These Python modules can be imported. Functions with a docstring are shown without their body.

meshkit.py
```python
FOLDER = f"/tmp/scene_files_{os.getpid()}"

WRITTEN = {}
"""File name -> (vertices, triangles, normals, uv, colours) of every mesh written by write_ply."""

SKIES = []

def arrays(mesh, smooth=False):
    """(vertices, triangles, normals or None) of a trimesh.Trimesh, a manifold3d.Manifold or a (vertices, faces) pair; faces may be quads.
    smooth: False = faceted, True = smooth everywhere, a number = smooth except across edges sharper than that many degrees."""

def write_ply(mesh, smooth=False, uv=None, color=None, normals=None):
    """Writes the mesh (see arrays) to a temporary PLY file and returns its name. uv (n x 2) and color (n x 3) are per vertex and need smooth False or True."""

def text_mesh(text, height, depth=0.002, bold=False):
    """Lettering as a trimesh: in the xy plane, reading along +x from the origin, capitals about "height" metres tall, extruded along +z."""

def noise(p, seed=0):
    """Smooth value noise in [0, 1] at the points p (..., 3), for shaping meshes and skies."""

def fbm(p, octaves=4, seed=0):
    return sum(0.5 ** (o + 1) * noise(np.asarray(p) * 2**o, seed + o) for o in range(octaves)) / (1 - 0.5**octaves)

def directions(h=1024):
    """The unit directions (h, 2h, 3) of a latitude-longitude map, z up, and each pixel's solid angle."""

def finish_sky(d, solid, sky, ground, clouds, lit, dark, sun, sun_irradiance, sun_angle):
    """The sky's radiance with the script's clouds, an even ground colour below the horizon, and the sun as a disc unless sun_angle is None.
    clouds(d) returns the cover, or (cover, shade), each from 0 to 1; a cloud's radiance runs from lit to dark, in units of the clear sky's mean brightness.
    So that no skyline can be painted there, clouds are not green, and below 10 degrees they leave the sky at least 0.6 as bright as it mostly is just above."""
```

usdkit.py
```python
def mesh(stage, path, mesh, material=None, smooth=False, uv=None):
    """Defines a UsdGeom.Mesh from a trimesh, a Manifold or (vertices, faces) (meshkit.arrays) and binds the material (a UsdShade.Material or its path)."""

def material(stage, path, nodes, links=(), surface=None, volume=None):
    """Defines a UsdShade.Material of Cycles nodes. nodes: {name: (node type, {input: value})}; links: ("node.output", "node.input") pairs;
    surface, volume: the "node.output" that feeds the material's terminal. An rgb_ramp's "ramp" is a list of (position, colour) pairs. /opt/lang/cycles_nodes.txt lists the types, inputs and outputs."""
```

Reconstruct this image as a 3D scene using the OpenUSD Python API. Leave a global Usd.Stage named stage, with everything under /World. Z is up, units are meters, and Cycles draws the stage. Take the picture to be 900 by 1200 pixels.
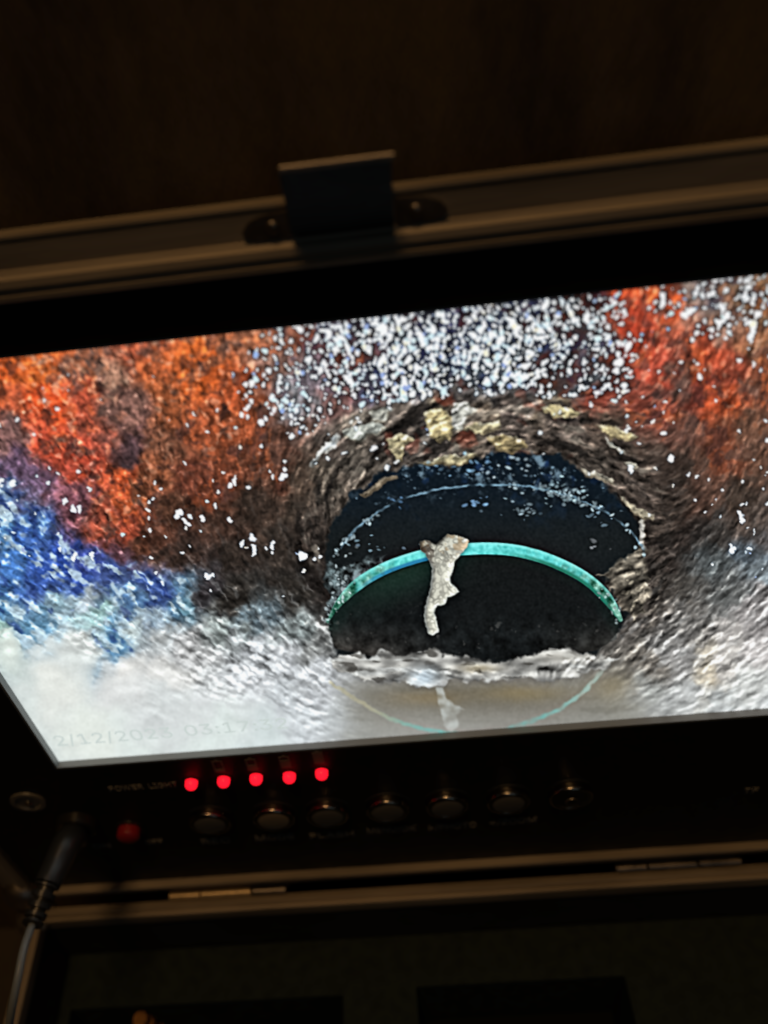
import math
import numpy as np
import trimesh
import usdkit
from meshkit import text_mesh, noise, fbm
from pxr import Gf, Sdf, Usd, UsdGeom, UsdLux, UsdShade, Vt

stage = Usd.Stage.CreateInMemory()
UsdGeom.SetStageUpAxis(stage, UsdGeom.Tokens.z)
UsdGeom.SetStageMetersPerUnit(stage, 1.0)
UsdGeom.Xform.Define(stage, "/World")

# ---------------------------------------------------------------- camera
# x runs along the monitor, y away from the viewer into the lid, z up. Photograph: 900 x 1200, principal point (389, 600).
F, CX, CY = 975.0, 389.0, 600.0
dv = np.array([555 - CX, 1032, 975.0]); dv /= np.linalg.norm(dv)
dr = np.array([13367 + CX, -1306, -975.0]); dr /= np.linalg.norm(dr)
dr -= dr.dot(dv) * dv; dr /= np.linalg.norm(dr)
dn = np.cross(dr, dv)
AXES = np.array([dr, dn, -dv])                     # rows: world x, y, z in the camera's frame (x right, y down, z forward)
DIST = 0.13
RIM_Z = 0.078                                      # height of the case's open rim above the ground
LIFT = RIM_Z + 0.1345
EYE = AXES @ np.array([0, 0, -DIST]) + [0, 0, LIFT]
cam = UsdGeom.Camera.Define(stage, "/World/camera")
right, up, back = AXES @ [1, 0, 0], AXES @ [0, -1, 0], AXES @ [0, 0, -1]
cam.AddTransformOp().Set(Gf.Matrix4d(*right, 0, *up, 0, *back, 0, *EYE, 1))
cam.CreateHorizontalApertureAttr(24.0)
cam.CreateVerticalApertureAttr(32.0)
cam.CreateFocalLengthAttr(F / 900 * 24)
cam.CreateHorizontalApertureOffsetAttr((450 - CX) / 900 * 24)
cam.CreateClippingRangeAttr((0.01, 50.0))
cam.CreateFStopAttr(11.0)
cam.CreateFocusDistanceAttr(0.142)
cam.CreateExposureAttr(0.0)


def at(px, py, y=0.0):
    """The point seen at a pixel of the photograph on the upright plane at depth y (0 is the face of the control panel)."""
    r = AXES @ np.array([(px - CX) / F, (py - CY) / F, 1.0])
    return EYE + r * (y - EYE[1]) / r[1]


def at_z(px, py, z):
    r = AXES @ np.array([(px - CX) / F, (py - CY) / F, 1.0])
    return EYE + r * (z - EYE[2]) / r[2]


def pixel(p):
    q = (np.asarray(p, float) - EYE) @ AXES
    return CX + F * q[..., 0] / q[..., 2], CY + F * q[..., 1] / q[..., 2]


# ---------------------------------------------------------------- light: a dim warm lamp overhead, the rest comes from the monitor
def rect_light(name, pos, target, size, colour, power):
    L = UsdLux.RectLight.Define(stage, "/World/" + name)
    z = np.array(pos, float) - np.array(target, float); z /= np.linalg.norm(z)
    x = np.cross([0.0, 1.0, 0.001], z); x /= np.linalg.norm(x)
    L.AddTransformOp().Set(Gf.Matrix4d(*x, 0, *np.cross(z, x), 0, *z, 0, *map(float, pos), 1))
    L.CreateWidthAttr(size[0]); L.CreateHeightAttr(size[1])
    L.CreateColorAttr(Gf.Vec3f(*colour)); L.CreateIntensityAttr(power)


rect_light("warm_lamp", (-0.06, -0.20, 1.30), (0.0, 0.05, 0.1), (0.22, 0.22), (1.0, 0.58, 0.24), 14.0)
rect_light("dim_cool_lamp", (0.35, -1.3, 0.75), (0.0, 0.0, 0.2), (0.7, 0.5), (0.62, 0.85, 1.0), 0.22)

# ---------------------------------------------------------------- the picture that the monitor displays
from scipy import ndimage as ndi
PX0, PY0, PW, PH = -300, 300, 1560, 640            # raster of the displayed picture


def screen_picture():
    R = np.random.default_rng(7)
    xs, ys = np.meshgrid(np.arange(PW) + PX0, np.arange(PH) + PY0)
    xs, ys = xs.astype(np.float32), ys.astype(np.float32)
    shp = xs.shape

    def gn(sig, sig2=None):
        a = ndi.gaussian_filter(R.standard_normal(shp).astype(np.float32), (sig, sig2 or sig))
        return a / a.std()

    def fb(s, o=4):
        return sum(gn(s / 2**k) * 0.6**k for k in range(o)) / 1.35

    def ss(a, b, x):
        t = np.clip((x - a) / (b - a), 0, 1)
        return t * t * (3 - 2 * t)

    def idw(pts, soft, power, q=3):
        p = np.array([a[:2] for a in pts], np.float32)
        c = np.array([np.atleast_1d(a[2]) for a in pts], np.float32)
        X, Y = xs[::q, ::q], ys[::q, ::q]
        acc, ws = np.zeros(X.shape + (c.shape[1],), np.float32), np.zeros(X.shape, np.float32)
        for (a, b), v in zip(p, c):
            w = ((X - a)**2 + (Y - b)**2 + soft**2) ** (-power)
            ws += w
            acc += w[..., None] * v
        acc /= ws[..., None]
        return np.stack([ndi.zoom(acc[..., k], (shp[0] / X.shape[0], shp[1] / X.shape[1]), order=1) for k in range(acc.shape[2])], -1)

    base = idw(COLOURS, 10, 2.2)
    # uneven edges between the colours
    wx, wy = fb(18) * 9, fb(18) * 9
    base = np.stack([ndi.map_coordinates(base[..., k], [ys - PY0 + wy, xs - PX0 + wx], order=1, mode="nearest") for k in range(3)], -1)

    # streaks: white noise smeared along a direction field
    ang = np.radians(idw(ANGLES, 60, 2.0)[..., 0])
    dx, dy = np.cos(ang), np.sin(ang)

    def smear(src, n, step=1.0):
        acc, cx, cy = src.copy(), [xs - PX0, xs - PX0], [ys - PY0, ys - PY0]
        for k in range(n):
            for s, sg in ((0, 1), (1, -1)):
                cx[s] = cx[s] + sg * step * dx
                cy[s] = cy[s] + sg * step * dy
                acc = acc + ndi.map_coordinates(src, [cy[s], cx[s]], order=1, mode="nearest")
        acc -= acc.mean()
        return acc / acc.std()

    fine = smear(gn(0.8), 3)
    mid = smear(gn(1.35), 5)
    big = smear(gn(2.6), 8)
    patch, patch2 = fb(9), fb(16)

    lum = base.mean(-1)
    amp = idw(TEXTURE, 25, 2.0)[..., 0]
    mult = 1 + amp * (0.05 * fine + 0.12 * mid + 0.12 * big)
    img = base * np.clip(mult, 0.15, 2.2)[..., None]
    # hue mottling in the rust: grey-brown, orange and dark flecks
    rust = ss(25, 75, base[..., 0] - base[..., 2]) 
    k = ss(0.5, 1.7, patch) * rust
    img = img * (1 - 0.5 * k[..., None]) + 0.5 * k[..., None] * np.array([92, 74, 68])
    k = ss(0.6, 1.8, patch2 + 0.5 * mid) * rust
    img = img * (1 - 0.32 * k[..., None]) + 0.32 * k[..., None] * np.array([226, 104, 46])
    k = ss(0.9, 2.0, 0.6 * mid + 0.8 * gn(2.2)) * rust * ss(60, 150, lum + 20)
    img = img * (1 - 0.45 * k[..., None]) + 0.45 * k[..., None] * np.array([236, 190, 160])
    k = ss(0.5, 1.7, fb(6, 3) + 0.5 * fb(20, 2)) * rust
    img = img * (1 - 0.5 * k[..., None]) + 0.5 * k[..., None] * np.array([62, 40, 38])
    # blue water film: pale flakes
    blue = ss(18, 60, base[..., 2] - base[..., 0])
    k = ss(0.1, 1.35, 0.8 * big + 0.6 * mid + 0.35 * patch - 0.25 + 0.55 * ss(640, 590, ys) + 0.75 * ss(690, 750, ys) - 0.5 * ss(640, 660, ys) * ss(715, 690, ys)) * blue * ss(420, 250, xs)
    img = img * (1 - 0.8 * k[..., None]) + 0.8 * k[..., None] * np.array([190, 214, 226])
    k = ss(0.7, 1.6, -big - 0.4 * mid) * blue * ss(420, 250, xs)
    img = img * (1 - 0.45 * k[..., None]) + 0.45 * k[..., None] * np.array([36, 60, 134])

    # silt: dark creases between pale ridges
    white = idw(CREASES, 25, 2.0)[..., 0]
    long1, long2 = smear(gn(1.3), 11), smear(gn(2.4), 16)
    fold = 0.7 * long1 + 0.7 * long2 + 0.2 * fine
    crease = ss(0.2, 2.0, -fold) * white
    img = img * (1 - 0.36 * crease[..., None])
    ridge = ss(0.3, 1.9, fold) * white
    img = img + (np.array([246, 250, 250]) - img) * (0.30 * ridge)[..., None]

    def poly(points, soft=1.2, wob=0.0):
        """Coverage of a closed outline."""
        P = np.array(points, float)
        x0, y0 = np.floor(P.min(0) - 12).astype(int)
        x1, y1 = np.ceil(P.max(0) + 12).astype(int)
        X, Y = np.meshgrid(np.arange(x0, x1), np.arange(y0, y1))
        X, Y = X.astype(float), Y.astype(float)
        sl = (slice(y0 - PY0, y1 - PY0), slice(x0 - PX0, x1 - PX0))
        if wob:
            X, Y = X + wob * wob_x[sl], Y + wob * wob_y[sl]
        ins, d = np.zeros(X.shape, bool), np.full(X.shape, 1e9)
        for (ax, ay), (bx, by) in zip(P, np.roll(P, -1, 0)):
            c = ((ay > Y) != (by > Y)) & (X < (bx - ax) * (Y - ay) / ((by - ay) or 1e-9) + ax)
            ins ^= c
            t = np.clip(((X - ax) * (bx - ax) + (Y - ay) * (by - ay)) / ((bx - ax)**2 + (by - ay)**2 + 1e-9), 0, 1)
            d = np.minimum(d, np.hypot(X - ax - t * (bx - ax), Y - ay - t * (by - ay)))
        m = np.zeros(shp, np.float32)
        m[sl] = ss(-soft, soft, np.where(ins, d, -d))
        return m

    wob_x, wob_y = fb(5, 3), fb(5, 3)

    def spline(points, n=160):
        P = np.array(points, float)
        t = np.r_[0, np.cumsum(np.hypot(*np.diff(P, axis=0).T))]
        from scipy.interpolate import CubicSpline
        c = CubicSpline(t, P)
        u = np.linspace(0, t[-1], n)
        return c(u)

    def line_field(points):
        """Signed distance to an arc (positive below it) and position along it from 0 to 1."""
        C = spline(points)
        x0, y0 = np.floor(C.min(0) - 40).astype(int)
        x1, y1 = np.ceil(C.max(0) + 40).astype(int)
        sl = (slice(max(0, y0 - PY0), y1 - PY0), slice(x0 - PX0, x1 - PX0))
        X, Y = xs[sl], ys[sl]
        d, w, s = np.full(X.shape, 1e9), np.zeros(X.shape), np.zeros(X.shape)
        for i in range(len(C) - 1):
            a, b = C[i], C[i + 1]
            e = b - a
            t = np.clip(((X - a[0]) * e[0] + (Y - a[1]) * e[1]) / (e @ e), 0, 1)
            q = np.hypot(X - a[0] - t * e[0], Y - a[1] - t * e[1])
            sg = np.sign(e[0] * (Y - a[1]) - e[1] * (X - a[0]))
            m = q < d
            d, w, s = np.where(m, q, d), np.where(m, (i + t) / (len(C) - 1), w), np.where(m, sg, s)
        D, W = np.full(shp, 1e3), np.zeros(shp)
        D[sl], W[sl] = d * s, w
        return D, W

    def over(mask, colour, a=1.0):
        nonlocal img
        m = (mask * a)[..., None]
        img = img * (1 - m) + m * np.asarray(colour, float)

    blobs = np.zeros(shp, np.float32)
    blob_col = np.zeros(shp + (3,), np.float32)
    dark = np.zeros(shp, np.float32)

    def blob(x, y, rx, ry, a, col, power=2.2, halo=0.5, amount=1.0):
        r = int(max(rx, ry) * 2.0 + 3)
        ix, iy = int(round(x)) - PX0, int(round(y)) - PY0
        if ix < r or iy < r or ix >= PW - r or iy >= PH - r:
            return
        sl = (slice(iy - r, iy + r + 1), slice(ix - r, ix + r + 1))
        X, Y = xs[sl] - x, ys[sl] - y
        ca, sa = np.cos(a), np.sin(a)
        q = np.sqrt(((X * ca + Y * sa) / rx)**2 + ((-X * sa + Y * ca) / ry)**2)
        v = np.exp(-q ** (2 * power)) * amount
        win = v + 0.02 * np.exp(-q) > blobs[sl]
        blob_col[sl][win] = col
        blobs[sl] = np.maximum(blobs[sl], v)
        dark[sl] = np.maximum(dark[sl], halo * np.exp(-((q - 1.35) / 0.4)**2))

    def flush(glints=False):
        nonlocal img, blobs, blob_col, dark
        if glints:
            wx_, wy_ = 0.45 * gn(1.4) + 0.5 * gn(3), 0.45 * gn(1.4) + 0.5 * gn(3)
            q = [ys - PY0 + wy_, xs - PX0 + wx_]
            blobs, dark = ndi.map_coordinates(blobs, q, order=1), ndi.map_coordinates(dark, q, order=1)
            img = img * (1 - 0.75 * (dark * (1 - blobs)))[..., None]
            glow = ndi.gaussian_filter(blobs, 2.2)
            img = img + (glow * 0.22)[..., None] * np.array([150, 185, 225])
            over(ss(.15, .6, blobs), (150, 176, 208), .6)
            over(ss(.32, .8, blobs), blob_col)
        else:
            img = img * (1 - 0.75 * (dark * (1 - blobs)))[..., None]
            over(np.clip(blobs, 0, 1), blob_col)
        blobs, blob_col, dark = np.zeros(shp, np.float32), np.zeros(shp + (3,), np.float32), np.zeros(shp, np.float32)

    # ---- pipe mouth: rock ring, dark inside
    ring_out = poly(spline([(356, 660), (354, 600), (388, 540), (432, 496), (515, 462), (600, 462), (690, 480), (745, 530), (778, 600), (786, 670), (764, 730)]).tolist(), 12, 4)
    strata = smear(gn(2.2), 22)
    over(ndi.gaussian_filter(ring_out, 12), (62, 55, 50), 0.68)
    img = img * np.clip(1 + ring_out * (0.20 * strata + 0.20 * fb(3.5, 3) + 0.12 * fine), 0.2, 2.2)[..., None]
    over(ring_out * ss(0.7, 1.7, -strata - 0.5 * fb(8, 3)), (34, 31, 29), 0.6)
    over(ring_out * ss(1.0, 2.2, strata + 0.6 * fb(6, 3)), (136, 128, 116), 0.55)
    over(ring_out * ss(0.9, 1.8, fb(12, 3)) * ss(560, 500, ys), (128, 58, 42), 0.6)

    mouth = poly([(384, 690), (381, 650), (388, 618), (402, 592), (424, 572), (448, 556), (476, 547), (500, 541), (530, 548), (560, 538), (590, 528), (625, 534), (655, 530), (676, 548), (690, 560), (712, 572), (730, 592), (744, 606), (752, 624), (755, 650), (752, 690), (738, 722), (716, 748), (702, 768), (600, 785), (402, 785), (394, 765), (387, 738)], 3.0, 2.2)
    over(mouth, (24, 29, 31))
    up = ss(640, 560, ys)
    over(mouth * up, (16, 27, 37), 0.9)
    over(mouth * up * ss(0.2, 1.6, fb(9, 3)), (26, 48, 74), 0.5)
    over(mouth * ss(585, 545, ys) * ss(0.7, 1.5, fb(7, 3)), (42, 76, 132), 0.5)
    over(mouth * ss(600, 545, ys) * ss(0.3, 2.0, 0.7 * fb(3, 3) + 0.7 * fb(8, 2)), (118, 146, 164), 0.85)
    for _ in range(190):
        x, y = R.uniform(400, 745), 545 + abs(R.normal(0, 28))
        if y > 640 or R.random() > 0.75 - (y - 545) / 160 or mouth[int(y) - PY0, int(x) - PX0] < 0.7:
            continue
        s = R.uniform(0.8, 1.7)
        blob(x, y, s * R.uniform(1, 1.7), s, R.uniform(-.5, .5), np.array([122, 152, 172]) * R.uniform(0.5, 1.25), amount=R.uniform(0.25, 0.8), halo=0.15)
    flush()
    # tan flakes and grey stones on the ring
    for c, pts in STONES:
        m = poly([(350 + a / 2.093, 440 + b / 2.093) for a, b in pts], 1.0, 1.3)
        over(np.clip(ndi.gaussian_filter(m, 3.5) * 1.2, 0, 1), (30, 27, 25), 0.6)
        t = np.array(c) * np.clip(1 + 0.20 * fb(3, 3) + 0.12 * fine, .45, 1.4)[..., None]
        img = img * (1 - m[..., None]) + m[..., None] * t
        up_edge = np.clip(m - ndi.shift(m, (2.5, 0.6), order=1), 0, 1)
        over(up_edge * ss(-.6, .8, fb(4, 2)), (236, 232, 214), .5)
        over(np.clip(m - ndi.shift(m, (-3, -1), order=1), 0, 1), (70, 60, 46), .5)
    # right bank of rubble beside the turquoise rim, left bank
    bank = poly([(757, 640), (742, 652), (722, 664), (700, 672), (716, 690), (730, 712), (745, 730), (758, 700)], 3, 3)
    bank_r = bank
    over(bank, (112, 105, 93), .9)
    img *= (1 + 0.26 * bank * np.clip(fb(4, 3), -1.5, 1.8))[..., None]
    bank = poly([(383, 660), (400, 662), (430, 655), (455, 652), (420, 690), (400, 705), (386, 722)], 3, 3)
    over(bank, (62, 72, 74), 0.9)
    img *= (1 + 0.6 * bank * np.clip(fb(3, 3), -1.5, 2))[..., None]
    for _ in range(34):
        t = R.random()
        blob(384 + t * 25 + R.normal(0, 6), 722 - t * 70 + R.normal(0, 9), R.uniform(1.3, 2.8), R.uniform(1.2, 2.2), R.uniform(0, 3), (170, 186, 190), amount=R.uniform(.3, 1), halo=.3)
    for _ in range(16):
        t = R.random()
        blob(738 + R.normal(0, 10), 660 + t * 60, R.uniform(1.5, 4), R.uniform(1.2, 2.4), -0.7, np.array((182, 172, 150)) * R.uniform(.7, 1.2), amount=R.uniform(.2, .6), halo=.2)
    # far thin rim
    D, W = line_field([(396, 646), (412, 625), (432, 608), (458, 592), (490, 579), (530, 571), (575, 568), (625, 571), (672, 583), (705, 598), (732, 616), (748, 634), (756, 652)])
    n1 = gn(2.0)
    over(ss(1.9, 0.5, np.abs(D + n1 * 0.5)) * ss(0, 0.03, W) * ss(1, 0.97, W), (128, 168, 192), 0.85 * np.clip(0.75 + 0.4 * gn(3), 0.15, 1))
    for _ in range(70):
        i = R.choice([R.uniform(0.0, 0.18), R.uniform(0.62, 1.0), R.uniform(0.55, .8)])
        C = spline([(396, 646), (432, 608), (490, 579), (575, 568), (672, 583), (732, 616), (756, 652)])
        p = C[int(i * 159)]
        blob(p[0] + R.normal(0, 3), p[1] + R.normal(0, 3.5), R.uniform(1.3, 3.4), R.uniform(1.2, 2.6), R.uniform(0, 3), np.array((178, 204, 214)) * R.uniform(.6, 1.1), amount=R.uniform(.5, 1), halo=.3)
    for x, y, n, sx, sy, c in ((648, 578, 26, 16, 7, (150, 180, 190)), (612, 598, 10, 8, 6, (120, 140, 150)), (562, 588, 12, 8, 4, (110, 150, 190)), (620, 598, 8, 6, 3, (130, 150, 160)), (674, 582, 12, 9, 5, (150, 175, 185)), (700, 640, 5, 14, 4, (120, 125, 130)), (540, 545, 18, 22, 6, (120, 160, 190)), (600, 548, 22, 20, 7, (150, 170, 180)), (466, 590, 7, 10, 6, (90, 130, 170)), (706, 600, 14, 10, 7, (130, 160, 180)), (430, 640, 9, 14, 7, (120, 150, 165)), (470, 640, 6, 20, 10, (90, 110, 125))):
        for _ in range(n):
            s = R.uniform(0.9, 2.6)
            blob(x + R.normal(0, sx), y + R.normal(0, sy), s * R.uniform(1, 1.8), s * .8, R.uniform(-.6, .6), np.array(c) * R.uniform(.7, 1.35), amount=R.uniform(.5, 1), halo=.3)
    flush()

    # turquoise rim and the dark bore under it
    arc = [(384, 729), (398, 706), (418, 686), (445, 669), (478, 656), (515, 647), (555, 643), (595, 644), (632, 652), (664, 665), (692, 682), (713, 703), (727, 726)]
    D, W = line_field(arc)
    half = 6.4 * ss(-0.04, 0.16, W) * ss(1.06, 0.9, W) + 0.6
    bore = poly(spline(arc).tolist() + [(722, 748), (700, 762), (640, 770), (560, 775), (440, 770), (392, 760)], 1.5)
    over(bore, (20, 23, 24))
    over(bore * ss(60, 4, D) * np.exp(-((W - 0.27) / 0.17)**2), (30, 62, 50), 0.75)
    over(bore * ss(24, 2, D), (22, 42, 38), 0.6)
    over(bore * ss(720, 770, ys) * ss(560, 400, xs), (62, 58, 54), 0.75)
    over(bore * ss(715, 765, ys) * ss(600, 720, xs), (66, 64, 60), 0.7)
    img *= (1 + 0.22 * bore * fb(4, 3) * ss(690, 760, ys))[..., None]
    over(bore * ss(1.6, 2.6, fb(3, 3)) * ss(690, 750, ys), (110, 108, 104), .4)
    rim = ss(half + 1.0, half - 0.8, np.abs(D)) 
    tq = np.array([94, 212, 208]) + np.zeros(shp + (3,))
    tq += (gn(1.2) * 8 + gn(3) * 7)[..., None]
    e = ss(0.08, 0.26, W + .03 * gn(3)) * ss(0.93, 0.72, W + .03 * gn(3))
    tq = tq * e[..., None] + (1 - e)[..., None] * (np.array([84, 140, 122]) + (fb(3, 3) * 38)[..., None])
    e2 = (ss(1.2, 4.6, D) * ss(.1, .25, W) * ss(.48, .36, W))[..., None]
    tq = tq * (1 - e2) + e2 * np.array([40, 128, 168])
    e2 = (ss(1.0, 5.0, D) * ss(.55, .75, W))[..., None]
    tq = tq * (1 - e2) + e2 * np.array([34, 118, 98])
    e2 = ss(-2.2, -5.5, D)[..., None] * 0.55
    tq = tq * (1 - e2) + e2 * np.array([140, 232, 226])
    img = img * (1 - rim[..., None]) + rim[..., None] * tq
    over(rim * ss(1.1, 2.2, gn(1.6) + .5 * gn(4)) * (1 - .85 * e), (60, 96, 84), .6)
    over(ss(1.6, 0.2, np.abs(D - half - 1.4)) * ss(.02, .2, W) * ss(.98, .8, W), (8, 30, 34), .6)
    for _ in range(26):
        i = R.choice([R.uniform(0, 0.15), R.uniform(0.88, 1.0)])
        p = spline(arc)[int(i * 159)]
        blob(p[0] + R.normal(0, 3), p[1] + R.normal(0, 4), R.uniform(1.2, 3.2), R.uniform(1.0, 2.0), R.uniform(0, 3), np.array((180, 205, 205)) * R.uniform(.6, 1.15), amount=R.uniform(.4, 1), halo=.15)
    flush()

    # clump of fibres hanging over the rim
    root = [(492, 634), (500, 632), (511, 638), (518, 633), (524, 627), (536, 626), (543, 629), (549, 634), (547, 642), (539, 650), (534, 657), (530, 668), (527, 676), (529, 683), (534, 688), (537, 693), (532, 697), (525, 700), (521, 706), (514, 710), (511, 719), (512, 730), (513, 740), (508, 744), (502, 742), (500, 731), (497, 723), (499, 712), (503, 700), (505, 684), (507, 670), (505, 658), (499, 649), (493, 645)]
    m = poly(root, 1.0, 0.8)
    over(ndi.gaussian_filter(m, 3.0), (10, 14, 16), 0.75)
    over(m, (166, 166, 154))
    cell = np.abs(gn(1.5))
    img = img * (1 - m[..., None]) + m[..., None] * (img * np.clip(0.88 + 0.20 * cell + 0.10 * fb(5, 2), 0.7, 1.25)[..., None])
    over(m * ss(665, 640, ys) * ss(0.2, 1.2, fb(4, 3)), (166, 140, 104), .5)
    over(m * ss(670, 632, ys) * ss(0.6, 1.4, -gn(2.4)), (66, 58, 50), .75)
    edge = m * (1 - ndi.gaussian_filter(ss(.5, .9, m), 1.6)) * 2
    side = ndi.gaussian_filter(m, 3.0) - ndi.shift(ndi.gaussian_filter(m, 3.0), (-1.5, -5), order=1)
    img = img * (1 - np.clip(m * np.clip(-side, 0, 1) * 1.6, 0, .7))[..., None]
    img = img * (1 + m * np.clip(side, 0, 1) * 0.5)[..., None]
    over(np.clip(edge, 0, 1) * ss(640, 670, ys), (214, 224, 220), .6)

    # ---- bank of pale silt across the bottom of the mouth, then the water
    lip = poly([(388, 775), (398, 767), (418, 765), (432, 772), (452, 763), (472, 768), (500, 766), (510, 760), (520, 767), (548, 771), (580, 776), (612, 774), (630, 764), (648, 759), (664, 758), (680, 767), (705, 770), (725, 772), (712, 782), (690, 786), (672, 794), (650, 799), (625, 792), (590, 795), (560, 799), (535, 796), (515, 806), (492, 806), (470, 797), (440, 801), (415, 790), (396, 786)], 2, 2.0)
    water = ndi.gaussian_filter(poly([(396, 798), (470, 796), (560, 794), (640, 798), (720, 780), (745, 795), (725, 815), (770, 850), (780, 890), (400, 890), (418, 850), (408, 820)], 12, 2), 8)
    over(ndi.gaussian_filter(water, 8), (130, 127, 116), 0.74)
    over(ndi.gaussian_filter(water, 8) * np.exp(-((xs - 545) / 130)**2 - ((ys - 812) / 20)**2), (104, 99, 86), .85)
    over(water * ss(0.5, 1.8, gn(3, 18)), (112, 110, 100), .4)
    over(0.6 * water * np.exp(-((xs - 500) / 42)**2 - ((ys - 818) / 9)**2), (164, 140, 96), .6)
    over(0.6 * water * np.exp(-((xs - 612) / 48)**2 - ((ys - 812) / 10)**2), (158, 136, 88), .75)
    over(water * np.exp(-((xs - 725) / 30)**2 - ((ys - 806) / 16)**2), (156, 140, 104), .5)
    over(ndi.gaussian_filter(water, 6) * ss(826, 866, ys), (170, 173, 170), .62)
    D, W = line_field([(388, 800), (412, 816), (445, 836), (480, 850), (520, 858), (560, 860), (600, 852), (640, 838), (672, 820), (694, 800), (708, 782)])
    g = ss(3.6, 0.8, np.abs(D + 0.5 * gn(3)))
    over(g * ss(.12, .32, W), (118, 184, 178), .8 * np.clip(.85 + .3 * gn(4), .3, 1))
    over(g * ss(.36, .12, W), (176, 172, 146), .75)
    over(g * ss(.72, .95, W), (186, 188, 176), .6)
    m = poly([(510, 806), (519, 806), (524, 820), (532, 824), (544, 832), (536, 838), (538, 850), (530, 858), (520, 848), (516, 832)], 1.6, 1)
    over(m * np.clip(.8 + .25 * gn(2.5), .3, 1), (192, 198, 194), .8)
    over(ndi.gaussian_filter(lip, 3), (62, 60, 58), .6)
    lipc = np.array([160, 160, 156]) * (1 + 0.16 * gn(2.2, 5) + 0.2 * gn(3, 9))[..., None]
    img = img * (1 - lip[..., None]) + lip[..., None] * lipc
    over(lip * ss(0.9, 2.0, -gn(1.6, 5)), (70, 68, 64), .7)
    over(lip * ss(0.8, 1.8, gn(2, 6)), (222, 226, 224), .5)
    over(lip * np.exp(-((xs - 497) / 17)**2 - ((ys - 794) / 11)**2), (196, 214, 226), .9)
    over(lip * np.exp(-((xs - 560) / 22)**2 - ((ys - 783) / 5)**2), (150, 136, 104), .6)
    over(lip * np.exp(-((xs - 660) / 40)**2 - ((ys - 770) / 6)**2), (200, 196, 184), .5)

    # nothing on the wet wall has a clean outline
    def uneven(a1, a2):
        nonlocal img
        calm = 1 - 0.9 * np.clip(ndi.gaussian_filter(rim, 2) + 0.75 * mouth + 0.7 * ndi.gaussian_filter(water, 4), 0, 1)
        ux, uy = a1 * gn(1.4) + a2 * gn(3.2), a1 * gn(1.4) + a2 * gn(3.2)
        img = np.stack([ndi.map_coordinates(img[..., k], [ys - PY0 + uy * calm, xs - PX0 + ux * calm], order=1, mode="nearest") for k in range(3)], -1)

    uneven(0.45, 0.6)
    hs = smear(gn(2.6), 6) + 0.55 * smear(gn(1.5), 4) + 0.7 * fb(7, 2)
    rel = hs - ndi.shift(hs, (1.7, 0.7), order=1, mode="nearest")
    rel /= rel.std()
    hs = smear(gn(1.2), 3) + 0.6 * gn(1.6)
    rel2 = hs - ndi.shift(hs, (1.2, 0.5), order=1, mode="nearest")
    rel2 /= rel2.std()
    open_ = 1 - np.clip(mouth + rim + water * 0.9, 0, 1)
    rough = np.clip(amp, 0, 1) * open_
    img = img * np.clip(1 + 0.2 * bank_r * rel, .4, 1.6)[..., None]
    img = img * np.clip(1 + rough * (1 - 0.45 * ss(680, 760, xs) * ss(640, 560, ys)) * (0.12 * rel + 0.11 * rel2), .4, 1.8)[..., None]
    img = img + (rough * ss(1.2, 2.8, 0.7 * rel + 0.7 * rel2) * ss(35, 110, img.mean(-1)) * (1 - 0.6 * ss(680, 760, xs)))[..., None] * np.array([62, 54, 48])
    silt = np.clip(white + 0.8 * lip, 0, 1) * open_
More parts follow.
